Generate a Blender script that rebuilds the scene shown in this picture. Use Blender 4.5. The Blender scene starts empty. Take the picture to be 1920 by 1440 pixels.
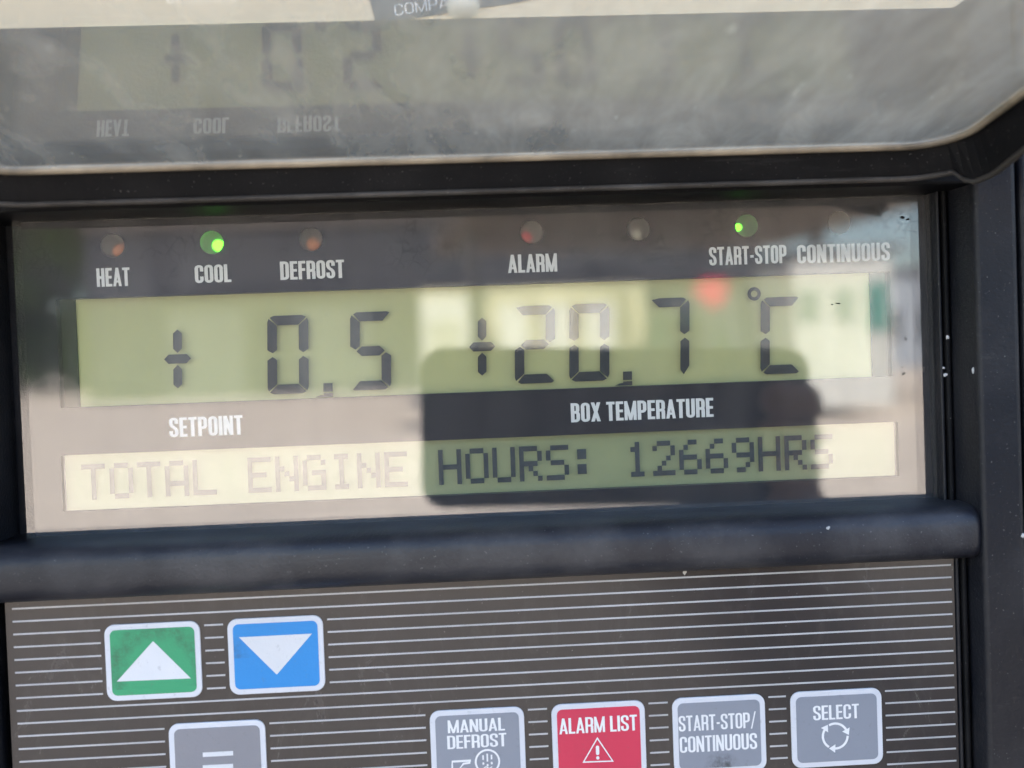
import bpy, bmesh, math, random
from mathutils import Vector, Matrix
random.seed(7)
R = math.radians
SC = bpy.context.scene
COL = SC.collection
H0 = 1.4                       # height of the display centre above the ground
MM = 0.001

# ------------------------------------------------------------------ camera
YAW, PIT, ROL = R(2.7256), R(-1.3737), R(-2.1102)
DIST, FPX = 200.0, 2027.0
fw = Vector((math.sin(YAW)*math.cos(PIT), math.cos(YAW)*math.cos(PIT), math.sin(PIT)))
rt0 = Vector((math.cos(YAW), -math.sin(YAW), 0))
up0 = rt0.cross(fw)
RT = rt0*math.cos(ROL) + up0*math.sin(ROL)
UP = -rt0*math.sin(ROL) + up0*math.cos(ROL)
FW = fw
CAMM = Matrix((RT, UP, -FW)).transposed().to_4x4()
CAMM.translation = Vector((0, -DIST*MM, H0))
cd = bpy.data.cameras.new('camera'); cam = bpy.data.objects.new('camera', cd); COL.objects.link(cam)
cam.matrix_world = CAMM
cd.sensor_width = 36.0; cd.lens = 36.0*FPX/1920.0
cd.clip_start = 0.002; cd.clip_end = 5000
cd.dof.use_dof = True; cd.dof.focus_distance = 0.200; cd.dof.aperture_fstop = 10.5
SC.camera = cam

# ------------------------------------------------------------------ world, sun, exposure
SUN_EL, SUN_AZ = R(58), R(22)          # azimuth from +Y towards +X
w = bpy.data.worlds.new('World'); SC.world = w; w.use_nodes = True
nt = w.node_tree; bg = nt.nodes['Background']
sky = nt.nodes.new('ShaderNodeTexSky'); sky.sky_type = 'NISHITA'; sky.sun_disc = False
sky.sun_elevation = SUN_EL; sky.sun_rotation = SUN_AZ; sky.dust_density = 1.0; sky.air_density = 1.0
nt.links.new(sky.outputs[0], bg.inputs[0]); bg.inputs[1].default_value = 0.13
sl = bpy.data.lights.new('sun', 'SUN'); sl.energy = 5.0; sl.angle = R(0.53); sl.color = (1.0, 0.93, 0.82)
so = bpy.data.objects.new('sun', sl); COL.objects.link(so)
sd = Vector((math.sin(SUN_AZ)*math.cos(SUN_EL), math.cos(SUN_AZ)*math.cos(SUN_EL), math.sin(SUN_EL)))
so.rotation_euler = sd.to_track_quat('Z', 'Y').to_euler()
SC.view_settings.view_transform = 'Standard'; SC.view_settings.look = 'None'
SC.view_settings.gamma = 1.0; SC.view_settings.exposure = 2.36
SC.cycles.max_bounces = 12; SC.cycles.transparent_max_bounces = 16; SC.cycles.glossy_bounces = 6
SC.cycles.use_denoising = True

def P(px, py, d=0.0):
    """measured point -> (x, z) in millimetres on the panel's vertical plane d mm proud of the display plate"""
    v = RT*((px-960)/FPX) + UP*((720-py)/FPX) + FW
    t = (DIST-d)/v.y
    return v.x*t, v.z*t

# ------------------------------------------------------------------ materials
def new_mat(name):
    m = bpy.data.materials.new(name); m.use_nodes = True
    return m, m.node_tree, m.node_tree.nodes['Principled BSDF']
def setp(b, **k):
    for a, v in k.items():
        b.inputs[a.replace('_', ' ')].default_value = v
def noise(nt, scale, detail=4, rough=.6, dim='3D', vec=None, dist=0):
    n = nt.nodes.new('ShaderNodeTexNoise'); n.inputs['Scale'].default_value = scale
    n.inputs['Detail'].default_value = detail; n.inputs['Roughness'].default_value = rough
    n.inputs['Distortion'].default_value = dist
    if vec is None:
        tc = nt.nodes.new('ShaderNodeTexCoord'); vec = tc.outputs['Object']
    nt.links.new(vec, n.inputs['Vector'])
    return n
def mapped(nt, sx=1, sy=1, sz=1):
    tc = nt.nodes.new('ShaderNodeTexCoord'); mp = nt.nodes.new('ShaderNodeMapping')
    mp.inputs['Scale'].default_value = (sx, sy, sz)
    nt.links.new(tc.outputs['Object'], mp.inputs['Vector'])
    return mp.outputs[0]
def ramp(nt, src, p0, p1, c0=(0,0,0,1), c1=(1,1,1,1)):
    r = nt.nodes.new('ShaderNodeValToRGB'); e = r.color_ramp.elements
    e[0].position = p0; e[1].position = p1; e[0].color = c0; e[1].color = c1
    nt.links.new(src, r.inputs[0]); return r.outputs[0]
def math_(nt, op, a, b=None, clamp=False):
    n = nt.nodes.new('ShaderNodeMath'); n.operation = op; n.use_clamp = clamp
    for i, v in enumerate((a, b)):
        if v is None: continue
        if isinstance(v, (int, float)): n.inputs[i].default_value = v
        else: nt.links.new(v, n.inputs[i])
    return n.outputs[0]
def mixc(nt, fac, a, b):
    n = nt.nodes.new('ShaderNodeMix'); n.data_type = 'RGBA'
    for i, v in ((0, fac), (6, a), (7, b)):
        if isinstance(v, (int, float)): n.inputs[i].default_value = v
        elif isinstance(v, tuple): n.inputs[i].default_value = v
        else: nt.links.new(v, n.inputs[i])
    return n.outputs[2]
def bump(nt, b, h, strength, dist):
    n = nt.nodes.new('ShaderNodeBump'); n.inputs['Strength'].default_value = strength
    n.inputs['Distance'].default_value = dist; nt.links.new(h, n.inputs['Height'])
    nt.links.new(n.outputs[0], b.inputs['Normal'])
def simple(name, col, rough=.5, spec=.5, metal=0, var=.15, scale=300, bs=0, bd=0, coat=0):
    m, nt, b = new_mat(name)
    n = noise(nt, scale)
    c0 = tuple(c*(1-var) for c in col)+(1,); c1 = tuple(min(1, c*(1+var)) for c in col)+(1,)
    nt.links.new(ramp(nt, n.outputs[0], .3, .7, c0, c1), b.inputs['Base Color'])
    setp(b, Roughness=rough, Metallic=metal); b.inputs['Specular IOR Level'].default_value = spec
    if coat: b.inputs['Coat Weight'].default_value = coat
    if bs: bump(nt, b, noise(nt, scale*8).outputs[0], bs, bd)
    return m

def black_plastic(name, col, rough, grain, dust=.25, spec=.28):
    """grained moulded plastic with pale dust and scuffs"""
    m, nt, b = new_mat(name)
    n1 = noise(nt, 60, 5); n2 = noise(nt, 1500, 3); n3 = noise(nt, 2600, 2, .5)
    sp = ramp(nt, n3.outputs[0], .70, .76)                 # specks of dust
    sc = ramp(nt, noise(nt, 1, 6, .7, vec=mapped(nt, 25, 400, 400)).outputs[0], .62, .75)   # drawn-out scuffs
    du = math_(nt, 'MULTIPLY', ramp(nt, n1.outputs[0], .42, .75), dust)
    base = mixc(nt, du, col+(1,), (.16, .15, .145, 1))
    base = mixc(nt, math_(nt, 'MULTIPLY', sp, .35), base, (.35, .34, .32, 1))
    base = mixc(nt, math_(nt, 'MULTIPLY', sc, .08), base, (.30, .29, .28, 1))
    nt.links.new(base, b.inputs['Base Color'])
    rr = math_(nt, 'ADD', math_(nt, 'MULTIPLY', n1.outputs[0], .18), rough-.09)
    nt.links.new(rr, b.inputs['Roughness'])
    b.inputs['Specular IOR Level'].default_value = spec
    bump(nt, b, n2.outputs[0], grain, .0002)
    return m

M = {}
M['frame'] = black_plastic('black_frame_plastic', (.010, .011, .015), .42, .6, .12)
M['bar'] = black_plastic('black_bar_plastic', (.016, .016, .021), .44, .45, .38, .42)
M['rubber'] = black_plastic('black_rubber', (.006, .006, .007), .6, .30, .06, .12)
M['lip'] = black_plastic('grey_rubber_lip', (.045, .040, .036), .6, .5, .6)  # lip in a paler grey-brown than the other rubber
M['white_print'] = simple('white_print', (.80, .80, .79), .5, .3, var=.05)
M['plate'] = simple('display_plate_charcoal', (.020, .020, .027), .03, .5, var=.10, scale=200)
M['seg'] = simple('lcd_segment_ink', (.020, .026, .034), .35, .3, var=.15, scale=500)
M['dot'] = simple('lcd_dot_ink', (.035, .05, .07), .4, .3, var=.25, scale=500)
M['well'] = simple('lcd_edge_shade', (.024, .030, .020), .5, .3, var=.2, scale=200)  # dark LCD edge strip with the recess shadow put into its colour
M['chip'] = simple('pale_chip', (.55, .53, .50), .7, .2)
M['stripe'] = simple('silver_pinstripe', (.50, .49, .49), .45, .4, var=.16, scale=80)
M['screw'] = simple('pale_screw_metal', (.88, .80, .66), .35, .5, 0, var=.2, scale=300)
M['bead'] = simple('lit_acrylic_edge_tan', (.34, .285, .21), .25, .6, var=.5, scale=70)  # opaque tan: light caught by the clear edge put into the colour

def lcd_mat(name, c0, c1):
    m, nt, b = new_mat(name)
    n = noise(nt, 18, 4); f = noise(nt, 1800, 2)
    c = mixc(nt, ramp(nt, n.outputs[0], .35, .65), c0+(1,), c1+(1,))
    c = mixc(nt, math_(nt, 'MULTIPLY', f.outputs[0], .12), c, tuple(x*.8 for x in c0)+(1,))
    nt.links.new(c, b.inputs['Base Color']); setp(b, Roughness=.35)
    b.inputs['Specular IOR Level'].default_value = .3
    return m
M['lcd'] = lcd_mat('lcd_green_reflector', (.53, .52, .25), (.58, .565, .28))
M['lcd2'] = lcd_mat('lcd_green_reflector_small', (.40, .43, .235), (.46, .48, .27))

def pane_mat():
    """old polycarbonate window: clear, reflective, with dried water marks, fine scratches and dust"""
    m = bpy.data.materials.new('window_pane_plastic'); m.use_nodes = True; nt = m.node_tree
    nt.nodes.clear(); out = nt.nodes.new('ShaderNodeOutputMaterial')
    tr = nt.nodes.new('ShaderNodeBsdfTransparent'); gl = nt.nodes.new('ShaderNodeBsdfGlossy'); df = nt.nodes.new('ShaderNodeBsdfDiffuse')
    tr.inputs[0].default_value = (.93, .94, .92, 1)
    gl.inputs['Roughness'].default_value = .012
    df.inputs[0].default_value = (.62, .60, .56, 1)
    big = noise(nt, 22, 5, .65); big0 = noise(nt, 45, 3)
    smear = noise(nt, 1, 5, .6, vec=mapped(nt, 160, 1, 30), dist=.6)
    tc = nt.nodes.new('ShaderNodeTexCoord')
    wob = noise(nt, 90, 3); 
    va = nt.nodes.new('ShaderNodeVectorMath'); va.operation = 'MULTIPLY_ADD'
    nt.links.new(wob.outputs[1], va.inputs[0]); va.inputs[1].default_value = (.007,)*3; nt.links.new(tc.outputs['Object'], va.inputs[2])
    vo = nt.nodes.new('ShaderNodeTexVoronoi'); vo.feature = 'DISTANCE_TO_EDGE'; vo.inputs['Scale'].default_value = 520
    nt.links.new(va.outputs[0], vo.inputs['Vector'])
    ring = ramp(nt, vo.outputs['Distance'], .02, .10, (1,1,1,1), (0,0,0,1))
    patch = ramp(nt, noise(nt, 170, 3).outputs[0], .52, .60)
    sx = nt.nodes.new('ShaderNodeSeparateXYZ'); nt.links.new(tc.outputs['Object'], sx.inputs[0])
    zm = ramp(nt, math_(nt, 'ADD', math_(nt, 'MULTIPLY', sx.outputs[2], 60), math_(nt, 'MULTIPLY', math_(nt, 'SUBTRACT', big0.outputs[0], .5), .9)), .85, 1.15)
    patch = math_(nt, 'MULTIPLY', patch, zm)
    marks = math_(nt, 'MULTIPLY', ring, patch)
    speck = ramp(nt, noise(nt, 1700, 2).outputs[0], .72, .78)
    scr = ramp(nt, noise(nt, 1, 4, .7, vec=mapped(nt, 1400, 1, 40), dist=.8).outputs[0], .70, .76)
    haze = math_(nt, 'ADD', math_(nt, 'MULTIPLY', ramp(nt, big.outputs[0], .4, .7), .03), math_(nt, 'ADD', math_(nt, 'MULTIPLY', smear.outputs[0], .07), .01))
    haze = math_(nt, 'ADD', haze, math_(nt, 'MULTIPLY', speck, .16))
    haze = math_(nt, 'ADD', haze, math_(nt, 'MULTIPLY', scr, .05))
    film = ramp(nt, noise(nt, 1, 5, .65, vec=mapped(nt, 60, 1, 30), dist=.8).outputs[0], .35, .7)
    haze = math_(nt, 'ADD', haze, math_(nt, 'MULTIPLY', math_(nt, 'MULTIPLY', zm, film), .07))
    haze = math_(nt, 'SUBTRACT', haze, math_(nt, 'MULTIPLY', marks, .012), True)
    fac = math_(nt, 'SUBTRACT', .094, math_(nt, 'MULTIPLY', marks, .03))
    fac = math_(nt, 'ADD', fac, math_(nt, 'MULTIPLY', math_(nt, 'SUBTRACT', smear.outputs[0], .5), .03))
    a = nt.nodes.new('ShaderNodeMixShader'); nt.links.new(haze, a.inputs[0]); nt.links.new(tr.outputs[0], a.inputs[1]); nt.links.new(df.outputs[0], a.inputs[2])
    c = nt.nodes.new('ShaderNodeMixShader'); nt.links.new(fac, c.inputs[0]); nt.links.new(a.outputs[0], c.inputs[1]); nt.links.new(gl.outputs[0], c.inputs[2])
    nt.links.new(c.outputs[0], out.inputs[0])
    return m
M['pane'] = pane_mat()

def glass_mat(name, f, tint):
    m = bpy.data.materials.new(name); m.use_nodes = True; nt = m.node_tree
    nt.nodes.clear(); out = nt.nodes.new('ShaderNodeOutputMaterial')
    tr = nt.nodes.new('ShaderNodeBsdfTransparent'); gl = nt.nodes.new('ShaderNodeBsdfGlossy'); mx = nt.nodes.new('ShaderNodeMixShader')
    tr.inputs[0].default_value = tint; gl.inputs['Roughness'].default_value = .04
    sm = noise(nt, 70, 4)
    nt.links.new(math_(nt, 'MULTIPLY', math_(nt, 'ADD', math_(nt, 'MULTIPLY', sm.outputs[0], .3), .85), f), mx.inputs[0])
    nt.links.new(tr.outputs[0], mx.inputs[1]); nt.links.new(gl.outputs[0], mx.inputs[2]); nt.links.new(mx.outputs[0], out.inputs[0])
    return m
M['lcd_glass'] = glass_mat('display_glass', .03, (.97, .98, .95, 1))
M['lcd_glass2'] = glass_mat('display_glass_glossy', .12, (.95, .97, .94, 1))
def lid_mat():
    """weathered clear lid: reflects at grazing angles, cloudy with blotches"""
    m = bpy.data.materials.new('cloudy_lid_plastic'); m.use_nodes = True; nt = m.node_tree
    nt.nodes.clear(); out = nt.nodes.new('ShaderNodeOutputMaterial')
    tr = nt.nodes.new('ShaderNodeBsdfTransparent'); gl = nt.nodes.new('ShaderNodeBsdfGlossy')
    df = nt.nodes.new('ShaderNodeBsdfDiffuse'); tl = nt.nodes.new('ShaderNodeBsdfTranslucent')
    tr.inputs[0].default_value = (.96, .93, .87, 1)
    gl.inputs['Roughness'].default_value = .02
    df.inputs[0].default_value = (.88, .77, .56, 1); tl.inputs[0].default_value = (1.0, .90, .68, 1)  # cloudy plastic; sun glare is also put into this pale warm haze
    blot = noise(nt, 150, 6, .66, vec=mapped(nt, 1, .27, 1), dist=.5); big = noise(nt, 30, 4)
    sp = ramp(nt, noise(nt, 500, 3, vec=mapped(nt, 1, .3, 1)).outputs[0], .68, .76)
    tc = nt.nodes.new('ShaderNodeTexCoord'); sx = nt.nodes.new('ShaderNodeSeparateXYZ'); nt.links.new(tc.outputs['Object'], sx.inputs[0])
    side = ramp(nt, math_(nt, 'ADD', math_(nt, 'ADD', math_(nt, 'MULTIPLY', sx.outputs[0], 6), .5), math_(nt, 'MULTIPLY', math_(nt, 'SUBTRACT', big.outputs[0], .5), .8)), .3, .75)
    hz = math_(nt, 'ADD', math_(nt, 'MULTIPLY', ramp(nt, blot.outputs[0], .38, .76), .19), math_(nt, 'MULTIPLY', side, .12))
    hz = math_(nt, 'ADD', hz, math_(nt, 'ADD', math_(nt, 'MULTIPLY', sp, .22), .26), True)
    gf = math_(nt, 'MULTIPLY', math_(nt, 'SUBTRACT', 1.0, math_(nt, 'MULTIPLY', hz, 1.3)), .44, True)
    fine = noise(nt, 260, 4, .7, vec=mapped(nt, 1, .3, 1))
    nt.links.new(math_(nt, 'ADD', math_(nt, 'MULTIPLY', side, .07), math_(nt, 'MULTIPLY', fine.outputs[0], .07)), gl.inputs['Roughness'])
    a = nt.nodes.new('ShaderNodeMixShader'); a.inputs[0].default_value = .6
    nt.links.new(df.outputs[0], a.inputs[1]); nt.links.new(tl.outputs[0], a.inputs[2])
    b = nt.nodes.new('ShaderNodeMixShader'); nt.links.new(hz, b.inputs[0]); nt.links.new(tr.outputs[0], b.inputs[1]); nt.links.new(a.outputs[0], b.inputs[2])
    c = nt.nodes.new('ShaderNodeMixShader'); nt.links.new(gf, c.inputs[0])
    nt.links.new(b.outputs[0], c.inputs[1]); nt.links.new(gl.outputs[0], c.inputs[2])
    nt.links.new(c.outputs[0], out.inputs[0])
    return m
M['lid'] = lid_mat()

def keypad_mat():
    m, nt, b = new_mat('keypad_membrane_taupe')
    n = noise(nt, 25, 5); f = noise(nt, 1400, 2)
    c = mixc(nt, n.outputs[0], (.038, .033, .032, 1), (.050, .043, .041, 1))
    sp = ramp(nt, noise(nt, 1900, 2).outputs[0], .74, .79)
    c = mixc(nt, math_(nt, 'MULTIPLY', sp, .5), c, (.4, .38, .36, 1))
    dirt = ramp(nt, noise(nt, 55, 5).outputs[0], .56, .72)
    c = mixc(nt, math_(nt, 'MULTIPLY', dirt, .35), c, (.04, .037, .035, 1))
    gr = ramp(nt, noise(nt, 1, 6, .75, vec=mapped(nt, 200, 200, 90), dist=1.0).outputs[0], .50, .74)
    c = mixc(nt, math_(nt, 'MULTIPLY', gr, .30), c, (.10, .088, .08, 1))
    nt.links.new(c, b.inputs['Base Color'])
    nt.links.new(math_(nt, 'ADD', math_(nt, 'MULTIPLY', math_(nt, 'ADD', n.outputs[0], gr), .10), .16), b.inputs['Roughness'])
    b.inputs['Specular IOR Level'].default_value = .45
    bump(nt, b, f.outputs[0], .10, .00005)
    return m
M['keypad'] = keypad_mat()

def button_mat(name, col, dirt=None, amt=.75):
    """satin membrane with fine grain; dirt = (x, z, radius, ring_width) in metres, smudge left by fingers"""
    m, nt, b = new_mat(name)
    n = noise(nt, 60, 4); f = noise(nt, 1300, 3, .7)
    c = mixc(nt, n.outputs[0], tuple(x*.90 for x in col)+(1,), tuple(min(1, x*1.08) for x in col)+(1,))
    g = ramp(nt, noise(nt, 700, 4, .75).outputs[0], .60, .72)
    c = mixc(nt, math_(nt, 'MULTIPLY', g, .28), c, (.12, .12, .12, 1))
    if dirt:
        for (dx, dz, rad, wd) in dirt:
            tc = nt.nodes.new('ShaderNodeTexCoord'); s = nt.nodes.new('ShaderNodeSeparateXYZ'); nt.links.new(tc.outputs['Object'], s.inputs[0])
            x = math_(nt, 'SUBTRACT', s.outputs[0], dx); z = math_(nt, 'SUBTRACT', s.outputs[2], dz)
            wb = math_(nt, 'MULTIPLY', math_(nt, 'SUBTRACT', noise(nt, 400, 4).outputs[0], .5), wd*1.6)
            dd = math_(nt, 'SQRT', math_(nt, 'ADD', math_(nt, 'MULTIPLY', x, x), math_(nt, 'MULTIPLY', z, z)))
            e = math_(nt, 'ABSOLUTE', math_(nt, 'SUBTRACT', math_(nt, 'ADD', dd, wb), rad))
            k = math_(nt, 'SUBTRACT', 1.0, math_(nt, 'DIVIDE', e, wd), True)
            up = math_(nt, 'GREATER_THAN', z, -rad*.35)
            k = math_(nt, 'MULTIPLY', math_(nt, 'MULTIPLY', k, up), ramp(nt, noise(nt, 900, 4, .8).outputs[0], .34, .60))
            c = mixc(nt, math_(nt, 'MULTIPLY', k, amt), c, (.035, .035, .032, 1))
    nt.links.new(c, b.inputs['Base Color']); setp(b, Roughness=.36)
    b.inputs['Specular IOR Level'].default_value = .4
    bump(nt, b, f.outputs[0], .7, .00008)
    return m
M['rim'] = button_mat('button_rim_white', (.66, .67, .70))
M['grey_btn'] = button_mat('button_grey', (.25, .27, .31))
M['grey_btn2'] = button_mat('button_warm_grey', (.24, .24, .26))
M['red_btn'] = button_mat('button_red', (.62, .035, .085))
M['blue_btn'] = button_mat('button_blue', (.018, .24, .60))
M['sym'] = button_mat('symbol_white', (.68, .69, .70))

def diffuser(name):
    m = bpy.data.materials.new(name); m.use_nodes = True; nt = m.node_tree
    nt.nodes.clear(); out = nt.nodes.new('ShaderNodeOutputMaterial')
    tr = nt.nodes.new('ShaderNodeBsdfTransparent'); df = nt.nodes.new('ShaderNodeBsdfDiffuse'); rf = nt.nodes.new('ShaderNodeBsdfRefraction')
    df.inputs[0].default_value = (.42, .41, .39, 1); rf.inputs['Roughness'].default_value = .32; rf.inputs['IOR'].default_value = 1.02
    rf.inputs[0].default_value = (.9, .9, .88, 1)
    a = nt.nodes.new('ShaderNodeMixShader'); a.inputs[0].default_value = .82
    nt.links.new(df.outputs[0], a.inputs[1]); nt.links.new(rf.outputs[0], a.inputs[2])
    nt.links.new(a.outputs[0], out.inputs[0]); return m
M['lens'] = diffuser('frosted_indicator_lens')
def led_mat(name, col, em):
    m, nt, b = new_mat(name); setp(b, Base_Color=col+(1,), Roughness=.25)
    if em: b.inputs['Emission Color'].default_value = col+(1,); b.inputs['Emission Strength'].default_value = em
    return m
M['led_orange'] = led_mat('led_amber_off', (.95, .28, .06), 0)
M['led_red'] = led_mat('led_red_off', (1.0, .03, .06), 0)
M['led_clear'] = led_mat('led_clear_off', (.75, .68, .58), 0)
M['led_green'] = led_mat('led_green_lit', (.10, .95, .02), 1.8)
M['led_dim'] = led_mat('led_dull_off', (.25, .22, .20), 0)
M['led_hole'] = simple('indicator_hole', (.22, .21, .20), .6)
M['well_wall'] = simple('lcd_cutout_wall', (.03, .03, .035), .5)

# ------------------------------------------------------------------ mesh helpers (local units millimetres -> metres)
def link(name, me, mat, parent=None, loc=None):
    o = bpy.data.objects.new(name, me); COL.objects.link(o)
    if mat is not None and not me.materials: me.materials.append(mat)
    if parent is not None: o.parent = parent
    if loc is not None: o.location = loc
    return o
def obj(name, bm, mat, parent=None, smooth=False, scale=MM):
    bmesh.ops.recalc_face_normals(bm, faces=bm.faces)
    for v in bm.verts: v.co *= scale
    me = bpy.data.meshes.new(name); bm.to_mesh(me); bm.free()
    if smooth:
        for p in me.polygons: p.use_smooth = True
    return link(name, me, mat, parent)
def sheet(name, polys, mat, parent, y0=0.0, step=.006):
    """flat print: polygons [(x,z)..] in mm, each a hair in front of the last, facing the viewer"""
    vs, fs = [], []
    for i, p in enumerate(polys):
        b = len(vs); y = (y0 - step*i)*MM
        a = sum(p[k][0]*p[(k+1) % len(p)][1]-p[(k+1) % len(p)][0]*p[k][1] for k in range(len(p)))
        if a < 0: p = p[::-1]
        vs += [(x*MM, y, z*MM) for x, z in p]; fs.append(tuple(range(b, b+len(p))))
    me = bpy.data.meshes.new(name); me.from_pydata(vs, [], fs); me.update()
    return link(name, me, mat, parent)
def add_box(bm, x0, x1, y0, y1, z0, z1, bev=0, seg=2):
    r = bmesh.ops.create_cube(bm, size=1)
    vs = r['verts']
    for v in vs:
        v.co = Vector(((x0+x1)/2+v.co.x*(x1-x0), (y0+y1)/2+v.co.y*(y1-y0), (z0+z1)/2+v.co.z*(z1-z0)))
    if bev:
        es = list({e for v in vs for e in v.link_edges})
        bmesh.ops.bevel(bm, geom=es, offset=bev, segments=seg, affect='EDGES', profile=.5)
def extrude_profile(bm, prof, a, b, axis='z', closed=False):
    """prof [(u,v)]; axis z: u=x, v=y ; axis x: u=y, v=z"""
    f = (lambda u, v, t: (u, v, t)) if axis == 'z' else (lambda u, v, t: (t, u, v))
    A = [bm.verts.new(f(u, v, a)) for u, v in prof]; B = [bm.verts.new(f(u, v, b)) for u, v in prof]
    n = len(prof)
    for i in range(n if closed else n-1):
        j = (i+1) % n; bm.faces.new((A[i], A[j], B[j], B[i]))
    if closed: bm.faces.new(A); bm.faces.new(B[::-1])
def rrect(x0, x1, z0, z1, r, seg=6):
    pts = []
    for cx, cz, a0 in ((x1-r, z1-r, 0), (x0+r, z1-r, 90), (x0+r, z0+r, 180), (x1-r, z0+r, 270)):
        for k in range(seg+1):
            a = R(a0+90*k/seg); pts.append((cx+r*math.cos(a), cz+r*math.sin(a)))
    return pts
def plate_poly(name, pts, y_back, y_front, mat, parent, bev=0.0):
    """solid plate from outline pts (x,z) with softened front edge"""
    bm = bmesh.new()
    def ring(p, y): return [bm.verts.new((x, y, z)) for x, z in p]
    cx = sum(p[0] for p in pts)/len(pts); cz = sum(p[1] for p in pts)/len(pts)
    rings = [ring(pts, y_back)]
    if bev:
        rings.append(ring(pts, y_front+bev))
        def inset(p, d):
            out = []; n = len(p)
            for i in range(n):
                a = Vector(p[i-1]); b = Vector(p[i]); c = Vector(p[(i+1) % n])
                t = (c-a).normalized(); nn = Vector((-t.y, t.x)); out.append((b.x+nn.x*d, b.y+nn.y*d))
            return out
        rings.append(ring(inset(pts, bev*.3), y_front+bev*.3)); rings.append(ring(inset(pts, bev), y_front))
    else: rings.append(ring(pts, y_front))
    n = len(pts)
    for a, b in zip(rings, rings[1:]):
        for i in range(n): bm.faces.new((a[i], a[(i+1) % n], b[(i+1) % n], b[i]))
    bm.faces.new(rings[-1]); bm.faces.new(rings[0][::-1])
    return obj(name, bm, mat, parent)

# ------------------------------------------------------------------ lettering (condensed heavy capitals drawn as strokes)
def round_path(pts, r, closed=False, seg=5):
    out = []; n = len(pts)
    for i, p in enumerate(pts):
        if not closed and i in (0, n-1): out.append(p); continue
        a = Vector(pts[i-1]); b = Vector(p); c = Vector(pts[(i+1) % n])
        d1 = (a-b); d2 = (c-b); rr = min(r, d1.length*.5, d2.length*.5)
        q1 = b+d1.normalized()*rr; q2 = b+d2.normalized()*rr
        for k in range(seg+1):
            t = k/seg; v = q1*(1-t)**2 + b*2*t*(1-t) + q2*t*t; out.append((v.x, v.y))
    return out
def ribbon(path, s, t, closed=False):
    n = len(path); L, Rr = [], []
    for i in range(n):
        a = Vector(path[i-1] if (closed or i > 0) else path[i]); b = Vector(path[(i+1) % n] if (closed or i < n-1) else path[i])
        d = (b-a); d = d.normalized() if d.length else Vector((1, 0))
        nx, ny = -d.y, d.x; L.append((path[i][0]+nx*s/2, path[i][1]+ny*t/2)); Rr.append((path[i][0]-nx*s/2, path[i][1]-ny*t/2))
    q = []
    for i in range(n if closed else n-1):
        j = (i+1) % n; q.append([L[i], L[j], Rr[j], Rr[i]])
    return q
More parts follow.
